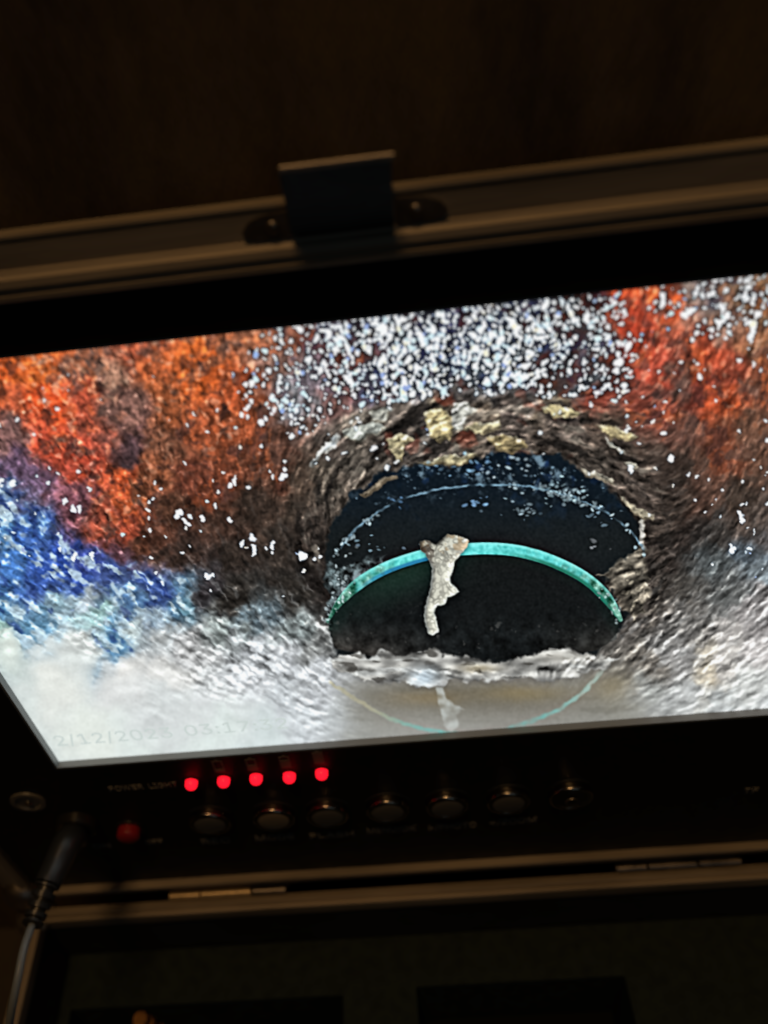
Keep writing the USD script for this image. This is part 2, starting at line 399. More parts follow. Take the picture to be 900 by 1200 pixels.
    img = img * np.clip(1 + silt * 0.13 * rel * np.clip(1 + 0.5 * fb(14, 2), .2, 1.8), .45, 1.5)[..., None]
    img = img + (silt * ss(0.8, 2.4, rel))[..., None] * np.array([28, 30, 30])
    pale = (ss(200, 222, lum) * (1 - ss(.1, .35, white)) * open_)[..., None]
    img = img * (1 - pale) + pale * np.stack([ndi.gaussian_filter(img[..., k], 3.5) for k in range(3)], -1)

    # ---- glitter: packed wet beads overhead, loose ones elsewhere
    dens = idw(GLITTER, 14, 2.0)[..., 0]
    wet = ss(.3, .9, dens) * (1 - ring_out)
    for c, f, a in (((70, 92, 168), 7, .6), ((150, 62, 48), 9, .6), ((96, 106, 112), 8, .5), ((52, 52, 62), 6, .6)):
        over(wet * ss(.3, 1.3, fb(f, 3)), c, a)
    img *= (1 - 0.45 * wet)[..., None]
    clump = 0.75 * fb(11, 3) + 0.65 * fb(26, 2)
    for gx in np.arange(PX0 + 15, PX0 + PW - 15, 5.6):
        for gy in np.arange(PY0 + 15, 700, 5.6):
            x, y = gx + R.uniform(-2.8, 2.8), gy + R.uniform(-2.8, 2.8)
            iy, ix = int(y) - PY0, int(x) - PX0
            d = dens[iy, ix] * (1 - 0.8 * ring_out[iy, ix])
            d = min(d, 1) if d > .3 else d * .5
            if R.random() > d * np.clip(0.95 + 0.4 * clump[iy, ix], 0.10, 1.2) or mouth[iy, ix] > 0.4:
                continue
            s = R.uniform(1.2, 2.6) * (1.0 if d > .3 else 0.8) * (1.6 if R.random() < .08 else 1) * np.clip(1 + 0.12 * clump[iy, ix], .75, 1.3)
            a = ang[iy, ix] + R.normal(0, .4)
            tint = R.random()
            c = np.array([238, 250, 248]) if tint < .78 else np.array([200, 224, 238]) if tint < .88 else np.array([244, 232, 206]) if tint < .95 else np.array([150, 170, 215])
            blob(x, y, s * R.uniform(1.0, 1.6), s, a, c, amount=R.uniform(.75, 1.5), halo=.85 if d > .3 else .2)
    for x, y, rx, ry, n in ((345, 474, 12, 8, 16), (330, 470, 10, 12, 12), (470, 464, 14, 9, 20), (490, 452, 14, 7, 16), (400, 405, 16, 12, 20), (500, 395, 22, 12, 24), (560, 405, 25, 14, 26), (420, 440, 16, 10, 16), (600, 440, 20, 8, 18), (640, 385, 20, 12, 18), (470, 410, 20, 10, 20), (690, 392, 10, 12, 12), (540, 425, 18, 8, 18)):
        for _ in range(n // 2):
            blob(x + R.normal(0, rx * .6), y + R.normal(0, ry * .6), R.uniform(2.2, 4.4), R.uniform(1.8, 3.2), R.uniform(0, 3), np.array((212, 238, 244)) * R.uniform(.85, 1.05), amount=R.uniform(.7, 1), halo=.25)
    for x, y, r in SPECKS:
        for j in range(4 if r > 4 else 1):
            blob(x + R.normal(0, r * .5) * (r > 4), y + R.normal(0, r * .6) * (r > 4), r * R.uniform(.55, .75), r * R.uniform(.42, .6), R.uniform(1, 2.2), (238, 245, 244), halo=.2)
    flush(True)

    uneven(0.35, 0.25)
    grey = img.mean(-1, keepdims=True)
    img = grey + (img - grey) * 0.94
    # camera sharpening, slight grain, milky lower left where the panel is seen from the side
    img = np.clip(img, 0, 255)
    img = img + 0.60 * (img - np.stack([ndi.gaussian_filter(img[..., k], 2.0) for k in range(3)], -1)) + 0.12 * (img - np.stack([ndi.gaussian_filter(img[..., k], 9.0) for k in range(3)], -1))
    img = img + (gn(1.0) * 2.2)[..., None]
    img = np.clip(img, 5, 250)
    return img


COLOURS = [(a, b, (r, g, bl)) for a, b, r, g, bl in (
(-200,420,215,95,45),(-200,560,150,110,120),(-200,700,82,120,172),(-120,480,205,85,45),(-100,620,73,105,163),(-60,400,220,100,45),(-60,760,200,215,222),
(0,430,218,92,40),(40,430,238,112,50),(60,470,222,82,40),(20,480,205,95,60),(100,430,150,95,75),(110,470,185,80,55),(60,510,192,75,50),(10,520,140,100,95),(130,440,150,110,90),(150,480,120,85,75),(90,540,168,65,45),(30,560,110,85,110),(150,525,75,55,58),(140,560,205,85,45),(180,430,190,95,55),(200,470,160,85,50),(230,420,212,100,45),(240,440,215,95,40),(270,460,172,80,45),(200,520,120,75,55),(260,500,152,75,45),(180,560,130,75,50),(120,600,150,70,50),(150,610,140,60,40),(80,590,130,80,90),(230,560,98,52,38),(270,560,104,54,36),(200,600,76,50,38),(250,610,62,44,36),(180,630,90,54,40),(150,650,90,60,70),(210,650,58,44,38),(260,660,48,40,35),(300,600,58,46,39),(320,650,50,43,38),(280,700,46,42,38),(240,690,52,48,50),(340,700,46,42,38),(40,400,230,105,50),(150,395,190,90,60),(280,480,150,76,46),(300,510,120,66,46),
(0,590,92,120,163),(10,620,82,130,180),(30,640,55,90,163),(60,650,46,75,154),(100,650,55,70,137),(0,660,64,110,176),(60,690,55,85,163),(130,670,64,85,146),(170,690,64,90,154),(200,710,73,110,146),(0,700,82,130,172),(20,720,101,140,172),(70,700,138,170,180),(90,705,190,205,215),(50,735,101,150,184),(130,745,101,150,189),(100,725,147,185,184),(0,735,156,195,184),(10,760,220,230,222),(80,765,222,229,226),(150,725,190,205,205),(190,740,180,185,185),(210,710,101,140,154),(40,670,51,82,159),(90,675,53,80,156),(140,705,82,120,163),
(60,800,228,232,226),(150,780,228,228,224),(100,850,229,236,229),(250,850,222,233,230),(200,800,228,229,226),(280,800,218,223,227),(350,830,206,213,217),(230,760,190,191,191),(270,740,150,160,158),(300,760,188,193,197),(340,780,204,209,213),(380,800,194,199,203),(300,720,96,112,120),(340,740,132,142,142),(370,760,138,141,140),(400,840,190,196,198),(450,850,168,168,165),(150,900,224,234,230),(300,880,214,226,226),(0,860,220,230,226),(200,830,216,222,222),(150,810,228,231,230),(250,820,222,227,228),(420,870,185,190,190),
(350,600,62,52,44),(360,640,48,40,35),(370,690,36,32,30),(390,740,46,43,41),(380,660,34,31,29),
(330,520,80,54,44),(350,560,76,62,52),(300,540,104,58,40),(390,560,105,95,82),(400,520,95,85,78),(430,530,110,105,95),(400,590,85,78,68),(380,470,120,85,80),(360,440,150,135,145),(340,470,140,140,145),(320,430,150,110,95),(300,400,182,112,80),(380,400,160,135,150),(430,400,160,118,128),(440,440,125,120,150),(470,460,140,140,145),(420,500,150,140,125),(470,510,125,115,105),(520,490,175,160,128),(560,490,150,135,112),(500,520,95,92,88),(540,470,105,100,100),(480,380,130,118,150),(520,400,100,105,160),(560,400,95,108,158),(600,420,115,130,150),(640,400,125,122,150),(560,440,120,135,150),(620,450,105,110,115),(680,440,115,125,135),(700,400,140,125,122),(600,480,90,80,75),(650,480,140,125,98),(700,500,110,90,75),(720,520,85,75,65),(660,500,80,70,65),(740,560,75,65,58),(690,540,105,98,88),(700,470,150,70,55),(410,420,170,88,72),(330,405,170,100,70),(540,430,100,115,160),(480,420,140,120,150),
(730,350,218,80,45),(720,370,180,80,55),(740,400,195,70,45),(700,420,170,85,66),(760,420,178,70,50),(780,360,205,85,45),(810,350,150,130,120),(840,370,160,125,108),(880,350,180,140,100),(830,410,168,70,45),(860,430,152,70,50),(820,450,142,60,45),(790,440,95,70,62),(850,470,165,70,40),(890,400,150,100,70),(890,450,122,70,50),(760,470,142,70,55),(800,500,95,65,55),(850,520,120,65,45),(890,520,100,70,55),(820,560,85,62,52),(870,570,70,58,50),(780,560,60,50,44),(750,610,56,48,42),(800,620,42,36,33),(850,620,54,50,47),(780,660,44,38,35),(890,600,74,64,58),(880,650,76,86,94),(840,660,74,79,80),(800,690,70,67,63),(760,700,76,71,66),(890,690,120,131,137),(850,700,98,100,99),(880,720,146,142,141),(740,720,86,82,78),(800,740,116,114,111),(850,750,180,176,172),(890,760,216,212,210),(780,770,150,149,147),(740,780,112,107,100),(830,790,200,190,170),(880,800,205,208,205),(800,820,192,195,194),(860,830,192,197,197),(740,820,172,175,172),(720,845,165,168,168),(890,825,206,210,210),(850,780,212,208,202),(770,840,172,175,174),
(960,360,190,80,50),(980,460,150,75,50),(960,560,96,62,48),(970,650,92,100,108),(960,740,190,190,192),(1100,420,190,80,48),(1100,560,140,75,55),(1100,680,100,130,180),(1100,780,205,210,210),(960,830,210,214,214))]
# direction of the streaks in degrees, x right, y down
ANGLES = [(x, y, a) for x, y, a in ((-150,500,58),(0,450,58),(100,500,62),(100,600,60),(250,450,70),(250,600,68),(350,420,76),(450,400,84),(560,400,92),(680,390,102),(800,380,108),(880,420,105),(820,520,100),(0,680,40),(60,740,32),(150,700,48),(100,820,18),(200,760,36),(250,720,48),(300,760,44),(330,700,55),(280,840,22),(370,760,50),(420,850,8),(560,850,0),(350,600,75),(720,720,128),(780,740,138),(840,760,144),(880,700,135),(880,800,152),(780,820,165),(800,640,115),(880,620,112),(380,540,130),(480,500,165),(600,480,180),(700,520,215),(740,600,250))]
TEXTURE = [(x, y, a) for x, y, a in ((40,450,.95),(150,500,1.05),(250,450,.95),(250,560,.8),(100,600,1.0),(50,670,.7),(120,720,.5),(80,800,.06),(150,850,.04),(200,810,.04),(250,760,.3),(320,770,.3),(280,720,.8),(300,650,.7),(350,600,.8),(380,720,.7),(300,850,.04),(420,850,.06),(500,400,.9),(650,400,.9),(750,400,.95),(850,430,1.0),(850,550,.8),(800,650,.7),(780,720,.6),(850,760,.25),(880,820,.12),(760,840,.08),(600,850,.15),(500,500,.7),(680,500,.8))]
CREASES = [(x, y, a) for x, y, a in ((40,450,0),(200,500,0),(80,690,.15),(120,740,.4),(80,800,.03),(140,790,.15),(100,850,0),(200,810,.22),(240,765,.8),(300,770,.95),(280,725,.8),(340,740,.9),(350,790,.6),(300,660,.12),(300,850,.08),(230,850,.02),(420,830,.15),(500,480,.15),(750,420,0),(850,500,.0),(830,680,.35),(780,720,.7),(740,750,.8),(850,760,.75),(800,790,.65),(880,730,.6),(880,815,.3),(880,640,.15),(760,840,.15),(600,850,.05),(350,560,.1),(740,560,.2),(780,640,.2))]
GLITTER = [(x, y, a) for x, y, a in ((-100,450,.01),(0,440,.02),(60,490,.03),(100,460,.0),(20,540,.03),(60,560,.09),(20,600,.16),(80,600,.05),(60,650,.03),(150,520,.0),(200,450,.01),(240,430,.02),(270,420,.10),(285,400,.2),(310,420,.42),(300,440,.35),(330,400,.45),(330,460,.55),(350,480,.5),(310,480,.2),(360,420,.72),(400,400,.7),(400,440,.75),(380,470,.4),(450,380,.85),(450,420,.95),(440,455,.7),(480,440,.95),(500,400,1),(520,440,.95),(560,380,1),(560,430,1),(600,400,1),(600,440,.95),(640,380,1),(640,420,1),(650,450,.8),(690,370,.95),(680,410,.9),(690,440,.75),(715,430,.7),(720,380,.5),(740,390,.35),(735,355,.25),(760,360,.3),(780,360,.3),(770,400,.12),(810,350,.45),(820,380,.35),(840,360,.6),(870,360,.55),(890,345,.5),(880,390,.25),(760,440,.05),(800,430,.10),(800,470,.16),(790,490,.14),(850,430,.02),(840,480,.03),(870,520,.02),(780,530,.05),(820,540,.06),(870,580,.2),(850,600,.14),(895,570,.2),(820,610,.08),(840,640,.05),(890,620,.15),(800,600,.08),(700,480,.08),(600,470,.15),(520,470,.2),(540,500,.03),(620,500,.03),(470,490,.1),(410,480,.3),(430,495,.25),(370,500,.3),(350,530,.12),(330,550,.1),(300,550,.04),(220,580,.03),(215,600,.1),(190,590,.06),(240,620,.06),(300,640,.10),(250,650,.06),(350,650,.1),(280,590,.03),(150,560,.02),(330,600,.02),(280,680,.03),(240,680,.05),(680,690,.0),(400,500,.1),(330,510,.05),(960,360,.4),(1000,450,.08),(960,580,.3),(180,680,.02),(100,690,.02),(50,720,.0),(300,720,.0),(100,760,0),(760,560,.05),(850,660,.03))]
SPECKS = [(68,479,4),(21,492,3.6),(92,553,3.4),(79,458,2.6),(57,567,4),(75,586,5),(90,595,5.5),(13,565,4.2),(0,564,4.5),(182,565,3.6),(179,585,3.8),(210,605,6),(216,612,4.5),(273,564,4.6),(293,638,7),(318,641,4.2),(296,650,3.2),(270,611,3),(250,563,3.4),(107,651,4.4),(87,651,4.2),(213,648,4),(222,640,3),(244,676,4.5),(247,692,3.4),(355,653,7),(375,652,3.4),(292,478,4.5),(345,487,5),(330,560,5),(738,548,4.6),(806,556,4),(830,562,3.6),(826,600,3.4),(740,548,4),(772,436,2.6),(858,640,4.6),(868,604,5),(690,555,3),(180,441,2),(80,440,2.2),(50,455,2.4),(118,470,2.2),(292,413,3),(880,395,5),(808,366,7),(851,362,6),(878,385,6)]
# flakes on the rock ring: colour and outline
STONES = [((190, 174, 128), [(305, 95), (335, 85), (375, 92), (385, 110), (380, 150), (350, 158), (320, 150)]),
          ((182, 182, 172), [(375, 70), (420, 70), (440, 85), (415, 100), (400, 130), (380, 140)]),
          ((184, 172, 136), [(400, 130), (425, 115), (490, 110), (495, 130), (470, 148), (435, 140)]),
          ((160, 164, 156), [(110, 135), (150, 120), (190, 115), (210, 125), (190, 150), (150, 160), (115, 150)]),
          ((186, 174, 136), [(215, 155), (250, 145), (280, 155), (260, 175), (250, 205), (235, 208), (220, 180)]),
          ((158, 142, 104), [(460, 155), (500, 148), (550, 155), (560, 170), (520, 195), (480, 180)]),
          ((190, 176, 132), [(590, 78), (640, 75), (690, 90), (680, 100), (630, 102)]),
          ((186, 170, 128), [(730, 120), (790, 130), (830, 150), (815, 162), (760, 155)]),
          ((206, 202, 184), [(800, 215), (825, 210), (832, 225), (815, 238)]),
          ((200, 200, 188), [(745, 150), (780, 175), (802, 195), (790, 190), (760, 168)]),
          ((158, 152, 136), [(690, 225), (730, 240), (780, 260), (775, 272), (720, 255)]),
          ((142, 134, 106), [(290, 212), (350, 200), (420, 190), (440, 200), (400, 218), (320, 222)]),
          ((150, 142, 122), [(785, 290), (815, 310), (850, 336), (872, 350), (850, 358), (812, 330)]),
          ((150, 148, 142), [(833, 360), (850, 358), (856, 395), (852, 432), (842, 420)]),
          ((214, 222, 224), [(25, 222), (60, 175), (85, 152), (105, 150), (95, 168), (60, 195), (35, 225)]),
          ((170, 170, 160), [(170, 100), (205, 80), (230, 84), (215, 110), (190, 120)]),
          ((118, 108, 92), [(240, 245), (200, 258), (150, 292), (160, 300), (210, 268), (246, 252)])]
# ---------------------------------------------------------------- helpers
USED = {}


def numbered(parent, name):
    k = USED.get((parent, name), 0)
    USED[(parent, name)] = k + 1
    return f"{parent}/{name}" + (f"_{k:03d}" if k else "")


def tag(prim, **data):
    for k, v in data.items():
        prim.SetCustomDataByKey(k, v)
    return prim


def thing(name, label, category, loc=(0, 0, 0), group=None):
    x = UsdGeom.Xform.Define(stage, numbered("/World", name))
    x.AddTranslateOp().Set(Gf.Vec3d(*map(float, loc)))
    tag(x.GetPrim(), label=label, category=category)
    if group:
        tag(x.GetPrim(), group=group)
    ORIGIN[str(x.GetPath())] = np.array(loc, float)
    return str(x.GetPath())


ORIGIN = {}


def part(parent, name, mesh, mat, smooth=40, label=None):
    """A mesh given in world coordinates, stored relative to its thing."""
    root = "/".join(parent.split("/")[:3])
    m = mesh.copy() if isinstance(mesh, trimesh.Trimesh) else mesh
    m.apply_translation(-ORIGIN.get(root, np.zeros(3)))
    path = numbered(parent, name)
    usdkit.mesh(stage, path, m, mat, smooth=smooth)
    if label:
        tag(stage.GetPrimAtPath(path), label=label)
    return path


def cat(*ms):
    return trimesh.util.concatenate(ms)


def box(x0, x1, y0, y1, z0, z1, bevel=0.0):
    import manifold3d as m3
    lo, hi = np.array([x0, y0, z0]), np.array([x1, y1, z1])
    if bevel <= 0:
        b = trimesh.creation.box(hi - lo)
        b.apply_translation((lo + hi) / 2)
        return b
    pts = []
    for sx in (0, 1):
        for sy in (0, 1):
            for sz in (0, 1):
                c = np.where([sx, sy, sz], hi - bevel, lo + bevel)
                for d in np.eye(3):
                    for e in np.eye(3):
                        if d is not e:
                            s = np.where([sx, sy, sz], 1, -1)
                            pts.append(c + s * bevel * d)
                pts.append(c + np.where([sx, sy, sz], 1, -1) * bevel * 0.577)
    m = m3.Manifold.hull_points(np.array(pts, np.float64)).to_mesh()
    return trimesh.Trimesh(np.array(m.vert_properties)[:, :3], np.array(m.tri_verts))


def lathe(profile, base, axis, n=40):
    """Turned body: profile of (radius, height) about an axis from a base point."""
    t = trimesh.creation.revolve(np.array(profile, float), sections=n)
    T = trimesh.geometry.align_vectors([0, 0, 1], np.array(axis, float) / np.linalg.norm(axis))
    t.apply_transform(T)
    t.apply_translation(base)
    return t


def tube(path, radius, n=14, caps=True):
    P = np.array(path, float)
    r = np.broadcast_to(np.array(radius, float), (len(P),))
    T = np.gradient(P, axis=0); T /= np.linalg.norm(T, axis=1, keepdims=True)
    u = np.cross(T[0], [0.3, 0.2, 0.93]); u /= np.linalg.norm(u)
    V, Fc = [], []
    for i in range(len(P)):
        u = u - u.dot(T[i]) * T[i]; u /= np.linalg.norm(u)
        w = np.cross(T[i], u)
        a = np.arange(n) / n * 2 * np.pi
        V.append(P[i] + r[i] * (np.cos(a)[:, None] * u + np.sin(a)[:, None] * w))
    for i in range(len(P) - 1):
        for k in range(n):
            a, b = i * n + k, i * n + (k + 1) % n
            Fc += [[a, b, b + n], [a, b + n, a + n]]
    V = np.vstack(V)
    if caps:
        V = np.vstack([V, P[0], P[-1]])
        for k in range(n):
            Fc += [[len(V) - 2, (k + 1) % n, k], [len(V) - 1, (len(P) - 1) * n + k, (len(P) - 1) * n + (k + 1) % n]]
    return trimesh.Trimesh(V, np.array(Fc), process=False)


def rail(profile, inner, out, face, along, half0, half1):
    """Mitred extruded rail: profile of (u outward, w towards the open side) round a closed outline; inner = a point on the inner edge line."""
    inner, out, face, along = (np.array(a, float) for a in (inner, out, face, along))
    P = np.array(profile, float)
    V, n = [], len(P)
    for s, h in ((-1, half0), (1, half1)):
        for u, w in P:
            V.append(inner + out * u + face * w + along * s * (h + u))
    Fc = []
    for k in range(n):
        a, b = k, (k + 1) % n
        Fc += [[a, b, b + n], [a, b + n, a + n]]
    m = trimesh.Trimesh(np.array(V), np.array(Fc), process=False)
    m.fix_normals()
    return m


def lettering(text, height, x, z, y, depth=0.00012, stretch=1.0, centre=True):
    m = text_mesh(text, height, depth)
    m.vertices[:, 0] -= m.bounds[:, 0].mean() if centre else m.bounds[0, 0]
    v = m.vertices.copy()
    m.vertices = np.column_stack([x + v[:, 0] * stretch, y - v[:, 2], z + v[:, 1]])
    return m


MAT = {}


def mat(name, colour, rough=0.5, metal=0.0, bump=0.0, scale=400.0, vary=0.0, vscale=60.0, spec=0.5, stretch=(1, 1, 1), dirt=None, emit=None, power=0.0, coat=0.0):
    nodes = {"g": ("texture_coordinate", {}), "m": ("mapping", {"scale": stretch}), "p": ("principled_bsdf", {"base_color": colour, "roughness": rough, "metallic": metal, "specular_ior_level": spec, "coat_weight": coat})}
    links = [("g.object", "m.vector")]
    if emit is not None:
        nodes["p"][1].update(emission_color=emit, emission_strength=power)
    if vary or dirt is not None:
        d = dirt if dirt is not None else tuple(c * (1 - vary) for c in colour)
        hi = tuple(min(1.0, c * (1 + vary * 0.6)) for c in colour)
        nodes["n"] = ("noise_texture", {"scale": vscale, "detail": 6.0, "roughness": 0.62})
        nodes["r"] = ("rgb_ramp", {"ramp": [(0.30, d), (0.55, colour), (0.75, hi)]})
        links += [("m.vector", "n.vector"), ("n.fac", "r.fac"), ("r.color", "p.base_color")]
        nodes["rr"] = ("map_range", {"value": 0.5, "from_min": 0.3, "from_max": 0.7, "to_min": max(0.05, rough - 0.10), "to_max": min(1.0, rough + 0.12)})
        links += [("n.fac", "rr.value"), ("rr.result", "p.roughness")]
    if bump:
        nodes["b"] = ("noise_texture", {"scale": scale, "detail": 4.0})
        nodes["bm"] = ("bump", {"strength": bump, "distance": 0.0004})
        links += [("m.vector", "b.vector"), ("b.fac", "bm.height"), ("bm.normal", "p.normal")]
    MAT[name] = usdkit.material(stage, "/World/Looks/" + name, nodes, links, surface="p.BSDF")
    return MAT[name]


mat("aluminium", (0.33, 0.275, 0.205), 0.55, 0.30, bump=0.14, scale=900, vary=0.5, vscale=140, stretch=(0.12, 1, 1))
mat("aluminium_side", (0.33, 0.275, 0.205), 0.55, 0.30, bump=0.14, scale=900, vary=0.5, vscale=140, stretch=(1, 0.12, 0.12))
mat("panel_black", (0.0105, 0.0135, 0.0155), 0.55, bump=0.12, scale=2500, vary=0.3, vscale=200, spec=0.35)
mat("frame_grey", (0.22, 0.23, 0.23), 0.40, spec=0.5)
mat("shell_black", (0.020, 0.019, 0.018), 0.6, bump=0.35, scale=1200, vary=0.3)
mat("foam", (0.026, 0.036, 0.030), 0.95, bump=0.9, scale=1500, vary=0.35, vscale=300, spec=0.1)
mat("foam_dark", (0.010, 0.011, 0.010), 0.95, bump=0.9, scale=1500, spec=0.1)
mat("latch_steel", (0.085, 0.115, 0.130), 0.45, 0.15, bump=0.25, scale=700, vary=0.3, vscale=120)
mat("worn_steel", (0.30, 0.26, 0.22), 0.40, 0.9, bump=0.15, scale=800, vary=0.45, vscale=200)
mat("brass_steel", (0.85, 0.64, 0.36), 0.38, 0.6, vary=0.2, vscale=300)
mat("button_black", (0.018, 0.017, 0.016), 0.24, spec=0.6)
mat("button_side", (0.42, 0.37, 0.31), 0.20, 1.0)
mat("button_tan", (0.30, 0.24, 0.17), 0.42)
mat("button_top", (0.15, 0.14, 0.12), 0.40)
mat("chrome", (0.45, 0.42, 0.38), 0.22, 1.0)
mat("red_button", (0.30, 0.012, 0.015), 0.42)
mat("led_red", (0.5, 0.01, 0.02), 0.3, emit=(1.0, 0.008, 0.022), power=1.7)
mat("print_grey", (0.32, 0.30, 0.25), 0.7)
mat("print_icon", (0.20, 0.16, 0.125), 0.7)
mat("rubber", (0.022, 0.025, 0.027), 0.33, bump=0.1, scale=1500)
mat("cable_black", (0.20, 0.23, 0.245), 0.40)
mat("brown_wall", (0.155, 0.105, 0.054), 0.65, bump=0.9, scale=220, dirt=(0.062, 0.043, 0.025), vscale=34, stretch=(1.6, 1, 0.5))
mat("ground_dark", (0.055, 0.042, 0.030), 0.85, bump=0.6, scale=120, vary=0.5, vscale=14)
mat("amber_brass", (0.50, 0.24, 0.075), 0.35, 0.8, vary=0.35, vscale=300)

# ---------------------------------------------------------------- setting
g = trimesh.creation.box([6, 6, 0.02]); g.apply_translation([0, -1.5, -0.01])
usdkit.mesh(stage, "/World/ground", g, MAT["ground_dark"])
tag(stage.GetPrimAtPath("/World/ground"), kind="structure")
w = trimesh.creation.box([4.0, 0.03, 1.2]); w.apply_translation([0, 0.038, 0.6])
usdkit.mesh(stage, "/World/wall", w, MAT["brown_wall"])
tag(stage.GetPrimAtPath("/World/wall"), kind="structure")

# ---------------------------------------------------------------- the case: lid with monitor, hinges, base
mm = 0.001
XL, XR = -0.0950, 0.1250                           # inner edges of the lid's rails
XC, HW = (XL + XR) / 2, (XR - XL) / 2
ZB, ZT = LIFT - 0.1275, LIFT + 0.0418
ZC, HH = (ZB + ZT) / 2, (ZT - ZB) / 2
case = thing("monitor_case", "open aluminium framed case with lit pipe inspection monitor in its lid", "monitor case", (XC, 0, 0))

# rails of the lid: from the panel outwards a lip, a groove, a raised band, a flat with a groove and an outer bead
LID = np.array([(0, -3), (0, 1.5), (0.25, 1.75), (0.9, 1.75), (1.05, 1.35), (1.35, 1.35), (1.5, 1.65), (2.0, 1.8), (2.9, 1.55), (3.35, 0.95), (3.6, 0.85), (3.75, 0.45), (6.9, 0.40), (7.0, -0.3), (7.35, -0.3), (7.4, 0.3), (7.6, 0.5), (7.95, 0.4), (8.0, 0.0), (8.0, -0.7), (7.3, -0.9), (7.3, -3)]) * mm
LID_LOW = np.array([(0, -3), (0, 1.8), (0.25, 2.05), (0.9, 2.05), (1.1, 1.6), (1.6, 1.5), (4.2, 1.1), (4.6, 0.6), (5.6, 0.5), (5.9, 0.2), (6.0, -3)]) * mm
part(case, "lid_rail", rail(LID, (XC, 0, ZT), (0, 0, 1), (0, -1, 0), (1, 0, 0), HW, HW), MAT["aluminium"], 25)
part(case, "lid_rail", rail(LID_LOW, (XC, 0, ZB), (0, 0, -1), (0, -1, 0), (1, 0, 0), HW, HW), MAT["aluminium"], 25)
part(case, "lid_rail", rail(LID, (XL, 0, ZC), (-1, 0, 0), (0, -1, 0), (0, 0, 1), HH, HH), MAT["aluminium_side"], 25)
part(case, "lid_rail", rail(LID, (XR, 0, ZC), (1, 0, 0), (0, -1, 0), (0, 0, 1), HH, HH), MAT["aluminium_side"], 25)
part(case, "lid_shell", box(XL - 7.5 * mm, XR + 7.5 * mm, 2.9 * mm, 20 * mm, ZB - 5.6 * mm, ZT + 0.9 * mm, 0.6 * mm), MAT["shell_black"])

# control panel with the screen's opening
SX0, SX1, SZ0, SZ1 = -0.0684, 0.0986, at(450, 871, 0.0002)[2], LIFT + 0.0332
SY = 1.7 * mm


def plate_with_hole(x0, x1, z0, z1, hx0, hx1, hz0, hz1, y0, y1):
    from shapely.geometry import box as sbox
    e = trimesh.creation.extrude_polygon(sbox(x0, z0, x1, z1).difference(sbox(hx0, hz0, hx1, hz1)), y1 - y0, engine="earcut")
    v = e.vertices.copy()
    e.vertices = np.column_stack([v[:, 0], y0 + v[:, 2], v[:, 1]])
    e.fix_normals()
    return e


FW = 0.5 * mm
part(case, "control_panel", plate_with_hole(XL + .02 * mm, XR - .02 * mm, ZB + .02 * mm, ZT - .02 * mm, SX0 - FW, SX1 + FW, SZ0 - FW, SZ1 + FW, 0.0, 2.6 * mm), MAT["panel_black"], False)
part(case, "screen_frame", plate_with_hole(SX0 - FW + .01 * mm, SX1 + FW - .01 * mm, SZ0 - FW + .01 * mm, SZ1 + FW - .01 * mm, SX0, SX1, SZ0, SZ1, 0.15 * mm, 2.5 * mm), MAT["frame_grey"], False)

# screen: the picture is displayed by its surface
NX, NZ = 1200, 640
img = screen_picture()
gx, gz = np.meshgrid(np.linspace(SX0 - .1 * mm, SX1 + .1 * mm, NX), np.linspace(SZ1 + .1 * mm, SZ0 - .1 * mm, NZ))
front = np.stack([gx, np.full(gx.shape, SY), gz], -1).reshape(-1, 3)
px, py = pixel(front)
rgb = np.stack([ndi.map_coordinates(img[..., k], [py - PY0, px - PX0], order=1, mode="nearest") for k in range(3)], -1) / 255.0
lin = np.where(rgb <= 0.04045, rgb / 12.92, ((rgb + 0.055) / 1.055) ** 2.4)
ids = np.arange(NX * NZ).reshape(NZ, NX)
a, b, c, d = ids[:-1, :-1].ravel(), ids[:-1, 1:].ravel(), ids[1:, 1:].ravel(), ids[1:, :-1].ravel()
faces = np.vstack([np.column_stack([a, d, c]), np.column_stack([a, c, b])])
# closed slab: a back face joined along the border
nb = len(front)
corners = front[[0, NX - 1, nb - 1, nb - NX]] + [0, 0.0007, 0]
faces = np.vstack([faces, [[nb, nb + 1, nb + 2], [nb, nb + 2, nb + 3], [0, nb + 1, nb], [0, NX - 1, nb + 1], [NX - 1, nb + 2, nb + 1], [NX - 1, nb - 1, nb + 2], [nb - 1, nb + 3, nb + 2], [nb - 1, nb - NX, nb + 3], [nb - NX, nb, nb + 3], [nb - NX, 0, nb]]])
verts = np.vstack([front, corners])
cols = np.vstack([lin, np.zeros((4, 3))])
MAT["display"] = usdkit.material(stage, "/World/Looks/display", {"a": ("attribute", {"attribute": "picture"}), "p": ("principled_bsdf", {"base_color": (0.004, 0.004, 0.005), "roughness": 0.35, "specular_ior_level": 0.15, "emission_strength": 1.0})}, [("a.color", "p.emission_color")], surface="p.BSDF")
screen = numbered(case, "screen")
sm = usdkit.mesh(stage, screen, (verts - ORIGIN[case], faces), MAT["display"])
UsdGeom.PrimvarsAPI(sm).CreatePrimvar("picture", Sdf.ValueTypeNames.Color3fArray, "vertex").Set(Vt.Vec3fArray.FromNumpy(cols.astype(np.float32)))
tag(sm.GetPrim(), label="lit monitor screen showing the inside of a rusty drain pipe")
MAT["stamp"] = usdkit.material(stage, "/World/Looks/stamp", {"p": ("principled_bsdf", {"base_color": (0.01, 0.01, 0.01), "roughness": 0.4, "specular_ior_level": 0.1, "emission_color": (0.575, 0.65, 0.625), "emission_strength": 1.0})}, surface="p.BSDF")
p0, p1 = at(68, 872, SY), at(205, 862, SY)
